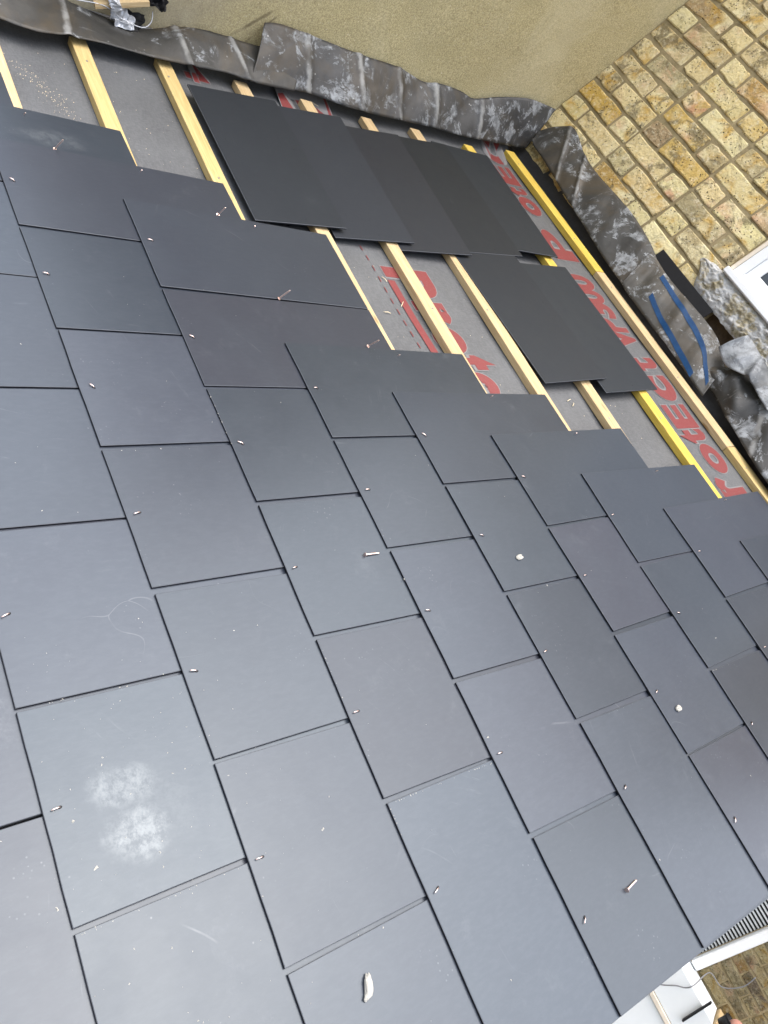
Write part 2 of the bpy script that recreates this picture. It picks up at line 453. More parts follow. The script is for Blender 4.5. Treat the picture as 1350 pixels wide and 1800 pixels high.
def curve_pts(ctrl, n):
    """Catmull-Rom through control points, n samples spaced evenly by chord length"""
    P = [Vector(p) for p in ctrl]
    d = [0.0]
    for i in range(1, len(P)): d.append(d[-1] + (P[i] - P[i - 1]).length)
    out = []
    for j in range(n):
        s = d[-1] * j / (n - 1)
        i = 0
        while i < len(P) - 2 and d[i + 1] < s: i += 1
        t = (s - d[i]) / max(1e-6, d[i + 1] - d[i])
        p0, p1, p2, p3 = P[max(i - 1, 0)], P[i], P[i + 1], P[min(i + 2, len(P) - 1)]
        out.append(0.5 * ((2 * p1) + (p2 - p0) * t + (2 * p0 - 5 * p1 + 4 * p2 - p3) * t * t + (3 * p1 - p0 - 3 * p2 + p3) * t ** 3))
    return out
def fbm(p, s, seed=0.0):
    return noise.fractal(Vector((p[0] * s + seed, p[1] * s - seed * 1.7, p[2] * s + seed * 0.6)), 1.0, 2.0, 3)

# ------------------------------------------------------------------ big setting
ZG = -2.6
g = mesh_obj('ground', [(-120, -120, ZG), (120, -120, ZG), (120, 120, ZG), (-120, 120, ZG)], [(0, 1, 2, 3)], M_GROUND)
structure(g)
XW, YW = -1.03, 2.06          # face of the rendered side wall, face of the brick house wall
T28 = math.tan(PITCH)

# ------------------------------------------------------------------ roof
W, G, T, LEN = 0.303, 0.2574, 0.0045, 0.600
SL = (T + 0.0006) / G                      # slope of each slate against the roof plane
ZB = -(T + SL * LEN)                       # top of battens
ZU = ZB - 0.025                            # underlay
VERGE = 1.818
roof = empty('lean_to_roof', (0, 0, 0), (PITCH, 0, 0))
tag(roof, 'half-slated lean-to roof with grey slates laid over timber battens and underlay', 'roof')

TAILS = {
 -1: [None, (1.058, -0.252), (1.064, -0.252), (1.362, -0.251), (1.369, -0.251)],
 0: [None, (-0.006, -0.008), (0.003, -0.008), (0.298, -0.006), (0.304, -0.004), (0.598, -0.002), (0.607, -0.002), (0.903, 0.0), (0.916, 0.001), (1.212, 0.001), (1.218, -0.001), (1.517, -0.004), (1.525, -0.004)],
 1: [(-0.151, 0.263), (0.15, 0.26), (0.159, 0.261), (0.449, 0.261), (0.457, 0.263), (0.75, 0.264), (0.76, 0.264), (1.051, 0.261), (1.06, 0.261), (1.359, 0.257), (1.368, 0.259)],
 2: [(0.311, 0.521), (0.601, 0.52), (0.609, 0.52), (0.897, 0.518), (0.906, 0.521), (1.202, 0.518), (1.211, 0.518), (1.509, 0.513), (1.518, 0.516), (1.815, 0.511)],
 3: [(0.466, 0.769), (0.752, 0.769), (0.76, 0.771), (1.05, 0.77), (1.06, 0.772), (1.358, 0.772), (1.369, 0.776), (1.815, 0.77)],
 4: [(0.616, 1.025), (0.906, 1.03), (0.914, 1.028), (1.208, 1.035), (1.218, 1.031), (1.515, 1.034), (1.519, 1.035)],
 5: [(0.764, 1.284), (1.055, 1.283), (1.067, 1.282), (1.365, 1.289), (1.373, 1.293)],
 6: [(0.911, 1.546), (1.211, 1.552), (1.218, 1.55)],
 7: [(1.061, 1.815)],
}
def course_slates(k):
    """(u0, v0, u1, v1) of every slate tail of course k"""
    v = k * G
    L = list(TAILS.get(k, []))
    spans = []
    if L and L[0] is not None:                       # measured from its stepped start
        pts = L
    elif L:
        pts = None
    if k <= -2: start = -2.0 * W if k % 2 == 0 else -1.5 * W - (0.5 * W if k < -2 else 0)
    elif k == -1: start = -1.5 * W
    elif k == 0: start = -1.0 * W
    else: start = None
    seq = []
    if start is not None:
        first = L[1][0] if L else None
        seq.append((start, (L[1][1] if L else v)))
        # step joints up to the first measured one
        u = start
        lim = first - 0.05 if first is not None else VERGE - 0.6 * W
        while u + W < lim:
            u += W
            gp = random.uniform(0.004, 0.009)
            vv = (L[1][1] if L else v) + random.uniform(-0.001, 0.001)
            seq += [(u - gp / 2, vv), (u + gp / 2, vv)]
        seq += L[1:]
    else:
        seq = list(L)
    # run on to the verge
    if abs(seq[-1][0] - VERGE) > 0.02:
        u, vv = seq[-1]
        while VERGE - u > 1.7 * W:
            u += W
            gp = random.uniform(0.005, 0.009)
            seq += [(u - gp / 2, vv), (u + gp / 2, vv)]
        seq.append((VERGE - 0.002, vv))
    return [(*seq[i], *seq[i + 1]) for i in range(0, len(seq) - 1, 2)]

def slate_vf(w, ln, t=T, bev=0.0009, seed=0):
    """thin slab, top edges chamfered, tail edge a little uneven; origin at the tail's middle, top at z = 0"""
    rr = random.Random(seed)
    x0, x1 = -w / 2, w / 2
    V, F = [], []
    nx = 6
    xs = [x0 + (x1 - x0) * i / nx for i in range(nx + 1)]
    jit = [rr.uniform(-0.0006, 0.0006) for _ in xs]
    for (ins, z) in ((0.0, -t), (0.0, -bev), (bev, 0.0)):
        for i, x in enumerate(xs):
            xx = min(max(x, x0 + ins), x1 - ins)
            V.append((xx, ins + jit[i], z))
        for i, x in enumerate(reversed(xs)):
            xx = min(max(x, x0 + ins), x1 - ins)
            V.append((xx, ln - ins, z))
    N = 2 * (nx + 1)
    for L in (0, 1):
        for i in range(N):
            j = (i + 1) % N
            F.append((L * N + i, L * N + j, (L + 1) * N + j, (L + 1) * N + i))
    for L, fl in ((2, False), (0, True)):
        for i in range(nx):
            q = (L * N + i, L * N + i + 1, L * N + N - 2 - i, L * N + N - 1 - i)
            F.append(tuple(reversed(q)) if fl else q)
    return V, F

# rivet: copper pin standing in its slot, bent over towards the eaves
RV, RF = tube_vf([(0, 0.003, -0.002), (0, 0.0025, 0.0016), (0, -0.001, 0.0034), (0, -0.0065, 0.0036), (0, -0.0105, 0.0030)], [0.0011, 0.0012, 0.0013, 0.0013, 0.0011], 6)
riv_me = bpy.data.meshes.new('rivet'); riv_me.from_pydata(RV, [], RF); riv_me.materials.append(M_COPPER)
riv_me.polygons.foreach_set('use_smooth', [True] * len(riv_me.polygons))
HV, HF = [], []
for i in range(10):
    an = 2 * math.pi * i / 10
    HV.append((0.0021 * math.cos(an), 0.0035 * math.sin(an) + 0.0022, 0.0005))
HF.append(tuple(range(10)))
hole_me = bpy.data.meshes.new('rivet_hole'); hole_me.from_pydata(HV, [], HF); hole_me.materials.append(M_HOLE)
STV, STF = tube_vf([(0, 0, -0.001), (0.0006, 0, 0.004), (0.003, 0.0005, 0.0075)], [0.0012, 0.0012, 0.0011], 6)
stem_me = bpy.data.meshes.new('rivet_stem'); stem_me.from_pydata(STV, [], STF); stem_me.materials.append(M_COPPER)

LEFT_SLATE = {}
COURSE_TAIL = {}
for k in range(-4, 8):
    for i, (u0, v0, u1, v1) in enumerate(course_slates(k)):
        w = u1 - u0
        V, F = slate_vf(w, LEN, seed=k * 100 + i)
        mat = M_SLATE
        if k == -1 and abs(u0 - 1.064) < 0.02: mat = M_SLATE_PRINT
        elif k == -1 and i == 0: mat = M_SLATE_SMEAR
        elif (k == -1 and u0 > 1.3) or (k == -2 and u0 > 0.8) or (k == 5 and u0 > 1.3): mat = M_SLATE_DUSTY
        s = mesh_obj('slate', V, F, mat, roof)
        s.data.materials.append(M_CUT)
        s.data.materials.append(M_EDGESHADE)
        for q in range(14, 28): s.data.polygons[q].material_index = 1
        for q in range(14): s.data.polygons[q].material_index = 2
        s.location = ((u0 + u1) / 2, (v0 + v1) / 2, random.uniform(-0.0002, 0.0003))
        s.rotation_euler = (-SL, random.uniform(-0.0012, 0.0012), math.atan2(v1 - v0, w))
        if i == 0: LEFT_SLATE[k] = s
        COURSE_TAIL[k] = v0
        # rivet through the tail
        if v0 > -0.6:
            du = random.uniform(-0.005, 0.005); ru = random.uniform(-0.5, 0.5) - (0.9 if u0 > 1.3 else 0.0) + (0.5 if u0 < 0.5 else 0.0)
            r = link_mesh('rivet', riv_me, s); h = link_mesh('rivet_hole', hole_me, s)
            yy = 0.022 + random.uniform(-0.003, 0.004)
            if w > 0.4: du -= 0.075
            r.location = h.location = (du, yy, 0.0003)
            r.scale = (0.82, random.uniform(0.7, 1.0), 0.85)
            h.location.z = 0.0001
            r.rotation_euler = h.rotation_euler = (0, 0, -ru * 0.8)
# rivets still standing open at the stepped ends of the courses
def ztop(u, v):
    k = max(kk for kk, t in COURSE_TAIL.items() if t <= v)
    while k > -4 and u < LEFT_SLATE[k].location.x - 0.15: k -= 1
    return -SL * (v - COURSE_TAIL[k])
for k, (u, v) in {-1: (-0.429, 0.1), 0: (-0.28, 0.347), 1: (-0.124, 0.612), 2: (0.334, 0.863), 3: (0.48, 1.121), 4: (0.629, 1.381), 5: (0.779, 1.641), 6: (0.921, 1.9)}.items():
    s = LEFT_SLATE[k]
    r = link_mesh('rivet', stem_me, s)
    r.location = (u - s.location.x, v - s.location.y, 0.0)
    r.rotation_euler = (0, 0, random.uniform(-1, 1))

# battens
BAT = [(-0.45, 0.060, M_WOOD), (-0.68, 0.320, M_WOODG), (-0.60, 0.577, M_WOODG), (0.30, 0.831, M_WOOD), (0.07, 1.092, M_WOOD),
       (-0.15, 1.357, M_WOOD), (0.50, 1.592, M_WOOD), (0.60, 1.875, M_WOODY)]
for kk in range(1, 5): BAT.append((0.0, 0.060 - 0.257 * kk, M_WOOD))
def batten(u0, u1, vlow, slope, width, mat, ref):
    o = box('batten', (0, u1 - u0, 0, width, ZU + 0.0008, ZB - 0.0006), mat, roof, bev=0.0012)
    o.location = (u0, vlow + slope * (u0 - ref), 0)
    o.rotation_euler = (0, 0, math.atan(slope))
    return o
for (ref, vlow, mat) in BAT:
    st = -0.895 + random.uniform(-0.012, 0.012)
    if mat is M_WOODG:
        batten(st, 1.79, vlow, -0.035, 0.047, mat, ref)
    else:
        batten(st, 1.79, vlow, -0.02, 0.048, mat, ref)
for (u0, u1, mat) in ((-0.935, -0.180, M_WOODY), (-0.178, 0.705, M_WOOD), (0.707, 1.79, M_WOODG)):
    batten(u0, u1, 2.183, -0.010, 0.052, mat, -0.1)

nv, nf = tube_vf([(0, 0, 0), (0, 0, 0.0012)], 0.0035, 10)
bn_me = bpy.data.meshes.new('nail_head'); bn_me.from_pydata(nv, [], nf); bn_me.materials.append(M_NAIL)
rn = random.Random(3)
for bo in [o for o in roof.children if o.name.startswith('batten')]:
    L_ = max(v.co.x for v in bo.data.vertices)
    u_ = 0.10
    while u_ < L_ - 0.05:
        h_ = link_mesh('nail_head', bn_me, bo)
        h_.location = (u_ + rn.uniform(-0.02, 0.02), 0.024 + rn.uniform(-0.008, 0.008), ZB - 0.0009)
        u_ += 0.45
# underlay with a slight sag between the rafters
def sag(u, v):
    return ZU - 0.0035 * (0.5 + 0.5 * math.cos(2 * math.pi * (u - 0.15) / 0.45)) + 0.0022 * fbm((u, v, 0), 4.0)
def sheet(name, u0, u1, v0, v1, nu, nv, zf, mat, parent):
    V = [(u0 + (u1 - u0) * i / nu, v0 + (v1 - v0) * j / nv, 0) for j in range(nv + 1) for i in range(nu + 1)]
    V = [(a, b, zf(a, b)) for a, b, _ in V]
    F = [(j * (nu + 1) + i, j * (nu + 1) + i + 1, (j + 1) * (nu + 1) + i + 1, (j + 1) * (nu + 1) + i) for j in range(nv) for i in range(nu)]
    return mesh_obj(name, V, F, mat, parent, True)
def zunder(u, v):
    z = sag(u, v)
    if u < -0.93: z += 0.5 * (-0.93 - u)             # dressed up at the side wall
    return z
under = sheet('underlay', -1.025, 1.80, -1.05, 2.235, 90, 100, zunder, M_UNDER, roof)
def zmem(u, v):
    z = ZU + 0.0035 + 0.002 * fbm((u, v, 3), 5)
    if v > 2.30: z += 1.2 * (v - 2.30)
    return z
mem = sheet('black_membrane', -1.02, 1.80, 2.226, 2.345, 80, 8, zmem, M_BLACKFELT, roof)

# red print on the underlay
def glyph(ch, bold=0.02):
    cu = bpy.data.curves.new('glyph', 'FONT'); cu.body = ch; cu.offset = bold; cu.resolution_u = 6
    o = bpy.data.objects.new('glyph', cu); COL.objects.link(o)
    dg = bpy.context.evaluated_depsgraph_get(); dg.update()
    me = o.evaluated_get(dg).to_mesh()
    V = [v.co.copy() for v in me.vertices]; F = [tuple(p.vertices) for p in me.polygons]
    o.evaluated_get(dg).to_mesh_clear()
    bpy.data.objects.remove(o); bpy.data.curves.remove(cu)
    xs = [v.x for v in V]; ys = [v.y for v in V]
    x0, x1, y0, y1 = min(xs), max(xs), min(ys), max(ys)
    return [((v.x - x0) / max(1e-6, x1 - x0), (v.y - y0) / max(1e-6, y1 - y0)) for v in V], F
def put_glyph(ch, ua, ub, va, vb, flip, bold=0.02):
    """flip: read towards -u with the letter tops down the slope"""
    for (bo, gr, lift, mat, nm) in ((bold, 0.0, 0.0022, M_RED, 'red_letter'), (bold + 0.03, 0.0035, 0.0014, M_HALO, 'letter_outline')):
        P, F = glyph(ch, bo)
        V = []
        for x, y in P:
            x = x * (1 + 2 * gr / (ub - ua)) - gr / (ub - ua); y = y * (1 + 2 * gr / (vb - va)) - gr / (vb - va)
            u = ub - x * (ub - ua) if flip else ua + x * (ub - ua)
            v = vb - y * (vb - va) if flip else va + y * (vb - va)
            V.append((u, v, zunder(u, v) + lift))
        mesh_obj(nm, V, F, mat, under)
for ch, a, b, lo, hi in (('r', 0.808, 0.895, 1.985, 2.135), ('o', 0.668, 0.797, 2.030, 2.142), ('t', 0.602, 0.664, 1.985, 2.142), ('E', 0.489, 0.597, 2.000, 2.146),
                 ('c', 0.352, 0.474, 2.020, 2.160), ('t', 0.262, 0.330, 1.985, 2.168), ('V', 0.112, 0.225, 1.98, 2.157), ('P', 0.062, 0.132, 1.98, 2.153),
                 ('3', -0.018, 0.062, 1.98, 2.142), ('0', -0.090, -0.010, 1.98, 2.141), ('0', -0.170, -0.082, 1.98, 2.141),
                 ('p', -0.43, -0.255, 2.03, 2.170), ('o', -0.635, -0.515, 2.05, 2.158), ('t', -0.695, -0.640, 2.04, 2.155), ('E', -0.835, -0.712, 2.04, 2.158), ('c', -0.975, -0.85, 2.06, 2.19)):
    put_glyph(ch, a, b, lo, hi, True, 0.045)
for ch, a, b, lo, hi in (('P', -0.070, 0.050, 1.040, 1.226), ('r', 0.070, 0.160, 1.085, 1.212), ('o', 0.172, 0.284, 1.085, 1.206), ('t', 0.288, 0.350, 1.085, 1.276),
                 ('E', -0.985, -0.830, 1.030, 1.245), ('e', 0.356, 0.465, 1.085, 1.225), ('4', -0.955, -0.860, 0.690, 0.770)):
    put_glyph(ch, a, b, lo, hi, False, 0.05)
def strip(name, u0, u1, v0, v1, mat):
    nn = 24
    V = []
    for i in range(nn + 1):
        u = u0 + (u1 - u0) * i / nn
        V += [(u, v0, zunder(u, v0) + 0.0022), (u, v1, zunder(u, v1) + 0.0022)]
    mesh_obj(name, V, [(2 * i, 2 * i + 2, 2 * i + 3, 2 * i + 1) for i in range(nn)], mat, under)
strip('red_underline', -0.012, 0.62, 1.038, 1.066, M_RED)
for i in range(14):
    uu = -0.20 + 0.0445 * i
    strip('red_dash', uu, uu + 0.022, 1.006, 1.0095, M_RED)

# eaves board and the walls that carry the roof
fa = box('fascia_board', (-1.02, 1.79, -1.08, -1.055, ZU - 0.16, ZB - 0.002), M_UPVC, roof, bev=0.002)
V = [(-1.02, -0.88, ZG), (1.74, -0.88, ZG), (1.74, YW + 0.02, ZG), (-1.02, YW + 0.02, ZG)]
V += [(x, y, y * T28 - 0.085) for x, y, _ in V]
ew = mesh_obj('extension_wall', V, BOXF, M_RENDER)
tag(ew, 'sandy rendered single-storey wall carrying the lean-to roof', 'wall')

# ------------------------------------------------------------------ rendered side wall
rw = empty('rendered_wall', (XW, 0.0, ZG))
tag(rw, 'sandy rendered side wall above the long wavy lead flashing', 'wall')
NY, NZ = 60, 90
Y0, Y1, Z1 = 0.02, YW + 0.3, 6.1
V, F = [], []
for j in range(NZ + 1):
    for i in range(NY + 1):
        y = Y0 + (Y1 - Y0) * i / NY; z = Z1 * j / NZ + (2.6 if False else 0)
        V.append((0.0025 * fbm((0, y, z), 6, 2), y, z))
F = [(j * (NY + 1) + i, j * (NY + 1) + i + 1, (j + 1) * (NY + 1) + i + 1, (j + 1) * (NY + 1) + i) for j in range(NZ) for i in range(NY)]
b0 = len(V)
bv, bf = box_vf(-0.25, -0.006, Y0, Y1, 0, Z1)
V += bv; F += [tuple(b0 + q for q in f) for f in bf]
mesh_obj('render_coat', V, F, M_RENDER, rw)

# ------------------------------------------------------------------ brick house wall
bw = empty('brick_wall', (0, YW, 0))
tag(bw, 'yellow stock brick house wall above the lead flashing', 'wall')
def rough_brick(w, h, d, seed, mat=None):
    """front face towards -y, origin at the brick's middle on the front plane"""
    nx, nz = (6, 3)
    V, F = [], []
    for j in range(nz + 1):
        for i in range(nx + 1):
            x = -w / 2 + (0, 0.004, w * 0.3, w * 0.5, w * 0.7, w - 0.004, w)[i]; z = -h / 2 + (0, 0.004, h - 0.004, h)[j]
            e = (i in (0, nx)) + (j in (0, nz))
            p = (x, 0, z)
            jx = 0.0065 * fbm((x, z, seed), 23, seed * 3.1)
            jz = 0.0070 * fbm((z, x, seed), 23, seed * 5.3)
            y = 0.0035 * fbm((x, z, seed), 24, seed * 1.3) + (0.0030 if e == 1 else 0.007 if e == 2 else 0.0)
            V.append((x + jx - (0.002 * (1 if x > 0 else -1) if e == 2 else 0), y, z + jz - (0.0015 * (1 if z > 0 else -1) if e == 2 else 0)))
    F = [(j * (nx + 1) + i, j * (nx + 1) + i + 1, (j + 1) * (nx + 1) + i + 1, (j + 1) * (nx + 1) + i) for j in range(nz) for i in range(nx)]
    ring = [i for i in range(nx + 1)] + [j * (nx + 1) + nx for j in range(1, nz + 1)] + [nz * (nx + 1) + i for i in range(nx - 1, -1, -1)] + [j * (nx + 1) for j in range(nz - 1, 0, -1)]
    b0 = len(V)
    for q in ring: V.append((V[q][0], d, V[q][2]))
    for a in range(len(ring)):
        c_ = (a + 1) % len(ring)
        F.append((ring[c_], ring[a], b0 + a, b0 + c_))
    me = bpy.data.meshes.new('brick'); me.from_pydata(V, [], F); me.materials.append(mat or M_BRICK)
    return me
CH, JT = 0.0868, 0.0135
SW, HW = 0.234, 0.110
S_ME = [rough_brick(SW, CH - JT, 0.03, s + 1.0) for s in range(9)]
H_ME = [rough_brick(HW, CH - JT, 0.03, s + 21.0) for s in range(9)]
HALF = rough_brick(0.06, CH - JT, 0.03, 55.0)
WIN = (0.098, 1.25, 1.382, 2.40)       # window opening x0 x1 z0 z1
rb = random.Random(11)
row = 0
z = 1.31 - CH * 4
while z < 2.36:
    x = XW + 0.004
    stretch = (row % 2 == 1)
    while x < 1.83:
        w = SW if stretch else HW
        zc = z + CH / 2
        inwin = WIN[0] - 0.02 < x + w / 2 and x + w / 2 < WIN[1] + 0.05 and zc > WIN[2] - 0.05 and zc < WIN[3]
        hole = (0.16 < x + w / 2 < 1.7 and 1.12 < zc < 1.31)
        over = x + w > WIN[0] and not inwin and WIN[2] - 0.04 < zc < WIN[3] and x < WIN[0]
        if not inwin and not hole and x + w < 1.85:
            if over:
                ww = WIN[0] - x - 0.006
                if ww > 0.03:
                    o = link_mesh('brick', rough_brick(ww, CH - JT, 0.03, 77 + row), bw)
                    o.location = (x + ww / 2, 0, zc)
            else:
                o = link_mesh('brick', rb.choice(S_ME if stretch else H_ME), bw)
                o.location = (x + w / 2, rb.uniform(-0.003, 0.003), zc + rb.uniform(-0.002, 0.002))
                o.rotation_euler = (rb.uniform(-0.012, 0.012), rb.uniform(-0.012, 0.012), rb.uniform(-0.012, 0.012))
                if abs(x + w / 2 - (XW + 0.06)) < 0.03 and abs(zc - 1.44) < 0.05:
                    o.material_slots[0].link = 'OBJECT'; o.material_slots[0].material = M_BRICKRED
        x += w + JT
        stretch = not stretch
    z += CH
    row += 1
# mortar bed with the window opening left free, and the plain wall above
def wall_piece(name, x0, x1, z0, z1, mat, y0=0.006):
    nx, nz = max(2, int((x1 - x0) / 0.03)), max(2, int((z1 - z0) / 0.02))
    V, F = [], []
    for j in range(nz + 1):
        for i in range(nx + 1):
            xx = x0 + (x1 - x0) * i / nx; zz = z0 + (z1 - z0) * j / nz
            V.append((xx, y0 + 0.003 * fbm((xx, 0, zz), 30), zz))
    F = [(j * (nx + 1) + i, j * (nx + 1) + i + 1, (j + 1) * (nx + 1) + i + 1, (j + 1) * (nx + 1) + i) for j in range(nz) for i in range(nx)]
    b0 = len(V)
    bv, bf = box_vf(x0, x1, y0 + 0.006, 0.25, z0, z1)
    return mesh_obj(name, V + bv, F + [tuple(b0 + q for q in f) for f in bf], mat, bw, True)
wall_piece('mortar', XW - 0.2, WIN[0], 0.9, 2.42, M_MORTAR)
wall_piece('mortar', WIN[0], 0.185, 0.9, WIN[2], M_MORTAR)
wall_piece('rubble_core', 0.185, 0.40, 0.9, WIN[2], M_RUBBLE, 0.05)
wall_piece('mortar', 0.40, 1.85, 0.9, WIN[2], M_MORTAR)
wall_piece('mortar', WIN[1], 1.85, WIN[2], 2.42, M_MORTAR)
n = NT('brickwork_far')
bt = n.t.nodes.new('ShaderNodeTexBrick')
vv = n.t.nodes.new('ShaderNodeCombineXYZ'); sx = n.sep(n.coords(False))
n.t.links.new(sx[0], vv.inputs[0]); n.t.links.new(sx[2], vv.inputs[1])
n.t.links.new(vv.outputs[0], bt.inputs['Vector'])
bt.inputs['Scale'].default_value = 1.0; bt.inputs['Brick Width'].default_value = 0.25; bt.inputs['Row Height'].default_value = CH
bt.inputs['Mortar Size'].default_value = 0.006
bt.inputs['Color1'].default_value = (0.46, 0.37, 0.2, 1); bt.inputs['Color2'].default_value = (0.36, 0.26, 0.13, 1); bt.inputs['Mortar'].default_value = (0.3, 0.25, 0.16, 1)
n.p('Base Color', bt.outputs[0]); n.p('Roughness', 0.9)
M_FARBRICK = n.m
box('upper_brickwork', (XW - 0.2, 1.85, 0.001, 0.25, 2.42, 4.2), M_FARBRICK, bw)
box('lower_brickwork', (XW - 0.2, 1.85, 0.012, 0.25, ZG, 0.9), M_FARBRICK, bw)

# window
wd = box('window', (WIN[0] + 0.004, WIN[1], 0.055, 0.075, WIN[2] + 0.024, WIN[3]), M_UPVC, bw)
fr = [('jamb', (WIN[0] + 0.004, WIN[0] + 0.044, -0.006, 0.05, WIN[2] + 0.022, WIN[3])), ('jamb', (WIN[1] - 0.05, WIN[1], -0.006, 0.05, WIN[2] + 0.022, WIN[3])),
      ('bottom_rail', (WIN[0] + 0.0445, WIN[1] - 0.051, -0.006, 0.05, WIN[2] + 0.022, WIN[2] + 0.048)), ('head_rail', (WIN[0] + 0.0525, WIN[1] - 0.051, -0.006, 0.05, WIN[3] - 0.05, WIN[3]))]
for nm, d in fr: box(nm, d, M_UPVC, wd, bev=0.003)
sx0, sx1, sz0, sz1 = WIN[0] + 0.0455, WIN[1] - 0.052, WIN[2] + 0.049, WIN[3] - 0.051
def sash_piece(q):      # mitred sash member with a sloping bead
    V = []
    for (xa, za, xb, zb) in q: pass
def mitre(x0, x1, z0, z1, wd_):
    o = [(x0, z0), (x1, z0), (x1, z1), (x0, z1)]
    i_ = [(x0 + wd_, z0 + wd_), (x1 - wd_, z0 + wd_), (x1 - wd_, z1 - wd_), (x0 + wd_, z1 - wd_)]
    return o, i_
o_, i_ = mitre(sx0, sx1, sz0, sz1, 0.036)
for a in range(4):
    b = (a + 1) % 4
    V = [(o_[a][0], 0.048, o_[a][1]), (o_[b][0], 0.048, o_[b][1]), (i_[b][0], 0.048, i_[b][1]), (i_[a][0], 0.048, i_[a][1]),
         (o_[a][0], 0.004, o_[a][1]), (o_[b][0], 0.004, o_[b][1]), (i_[b][0], 0.020, i_[b][1]), (i_[a][0], 0.020, i_[a][1])]
    mesh_obj('sash', V, BOXF, M_UPVC, wd)
box('pane', (sx0 + 0.034, sx1 - 0.034, 0.026, 0.040, sz0 + 0.034, sz1 - 0.034), M_GLASS, wd)
box('sill', (WIN[0] - 0.012, WIN[1], -0.030, 0.05, WIN[2] - 0.004, WIN[2] + 0.0205), M_UPVC, wd, bev=0.003)
box('sealant_strip', (WIN[0] - 0.012, WIN[0] + 0.0035, -0.010, 0.03, WIN[2] + 0.0225, WIN[3]), M_CREAM, wd, bev=0.003)

# crumbling cement below the window
V, F = [], []
nx, nz = 150, 40
def patch_lo(x): return 1.262 + 0.012 * fbm((x, 0, 0), 9) + (0.10 * max(0, 0.06 - x) / 0.08)
def patch_hi(x): return 1.379 - max(0, 0.06 - x) * 0.22 + 0.008 * fbm((x, 3, 0), 14)
for j in range(nz + 1):
    for i in range(nx + 1):
        x = -0.015 + 1.1 * i / nx
        t = j / nz
        zz = patch_lo(x) * (1 - t) + patch_hi(x) * t
        e = min(1, 6 * min(t, 1 - t, i / nx * 8, (1 - i / nx) * 8))
        V.append((x + 0.004 * fbm((x, zz, 0), 40), -0.003 - e * (0.012 + 0.010 * fbm((x, 0, zz), 16) + 0.012 * abs(fbm((x, 5, zz), 30)) + 0.007 * fbm((x, 9, zz), 85)), zz + 0.004 * fbm((zz, x, 0), 40)))
F = [(j * (nx + 1) + i, j * (nx + 1) + i + 1, (j + 1) * (nx + 1) + i + 1, (j + 1) * (nx + 1) + i) for j in range(nz) for i in range(nx)]
mesh_obj('cement_patch', V, F, M_CEMENT, bw, True)

# ------------------------------------------------------------------ lead
def lead_sheet(name, low, up, ns, nt, bulge, seed, mat, label, creases=(), thick=0.0024, parent=None, wr=1.0):
    L = curve_pts(low, ns); U = curve_pts(up, ns)
    V = []
    for i in range(ns):
        for j in range(nt):
            t = j / (nt - 1)
            p = L[i].lerp(U[i], t)
            ta = (L[min(i + 1, ns - 1)] - L[max(i - 1, 0)]).normalized()
            nn = ta.cross(U[i] - L[i]).normalized()
            s = i / (ns - 1)
            h = bulge * math.sin(math.pi * t) * (0.8 + 0.8 * fbm((s * 6, 0, seed), 1.0))
            w_ = math.sin(math.pi * min(1, max(0, t * 0.9 + 0.05)))
            h += wr * 0.006 * w_ * fbm((p.x, p.y, p.z), 6, seed) + wr * 0.0012 * fbm((p.x, p.y, p.z), 26, seed)
            for (cs, wd_, am, sk) in creases:
                h += am * math.exp(-((s + sk * (t - 0.5) - cs) / wd_) ** 2)
            V.append(p + nn * h)
    F = [(i * nt + j, (i + 1) * nt + j, (i + 1) * nt + j + 1, i * nt + j + 1) for i in range(ns - 1) for j in range(nt - 1)]
    base = Vector(L[0])
    o = mesh_obj(name, [v - base for v in V], F, mat, None, True)
    o.location = base
    uvl = o.data.uv_layers.new(name='UVMap')
    for lp in o.data.loops:
        q = lp.vertex_index
        uvl.data[lp.index].uv = ((q // nt) / (ns - 1), (q % nt) / (nt - 1))
    m = o.modifiers.new('thickness', 'SOLIDIFY'); m.thickness = thick; m.offset = 0
    if label: tag(o, label, 'flashing')
    return o, V
SIDE1_LOW = [(-0.84, -0.09, -0.04), (-0.835, 0.063, 0.041), (-0.829, 0.111, 0.066), (-0.815, 0.188, 0.107), (-0.835, 0.264, 0.147), (-0.848, 0.36, 0.198), (-0.848, 0.487, 0.266), (-0.859, 0.597, 0.324), (-0.879, 0.72, 0.389), (-0.864, 0.806, 0.436), (-0.882, 0.944, 0.509)]
SIDE1_UP = [(-0.995, 0.02, 0.09), (-0.995, 0.196, 0.157), (-0.995, 0.284, 0.181), (-0.995, 0.367, 0.212), (-0.995, 0.451, 0.243), (-0.995, 0.503, 0.278), (-0.995, 0.58, 0.362), (-0.995, 0.655, 0.418), (-0.995, 0.806, 0.5), (-0.995, 0.876, 0.554), (-0.985, 0.955, 0.577)]
SIDE2_LOW = [(-0.871, 0.793, 0.425), (-0.896, 0.952, 0.51), (-0.896, 1.057, 0.565), (-0.88, 1.16, 0.62), (-0.886, 1.318, 0.704), (-0.903, 1.496, 0.799), (-0.907, 1.684, 0.899), (-0.938, 1.956, 1.044), (-0.941, 2.03, 1.09)]
SIDE2_UP = [(-1.012, 0.781, 0.566), (-1.012, 0.832, 0.607), (-1.012, 0.979, 0.679), (-1.012, 1.145, 0.76), (-1.012, 1.287, 0.836), (-1.012, 1.417, 0.881), (-1.012, 1.484, 0.93), (-1.012, 1.587, 0.983), (-1.012, 1.666, 1.012), (-1.012, 1.759, 1.106), (-1.012, 1.873, 1.2), (-1.012, 1.968, 1.25), (-1.012, 2.041, 1.284)]
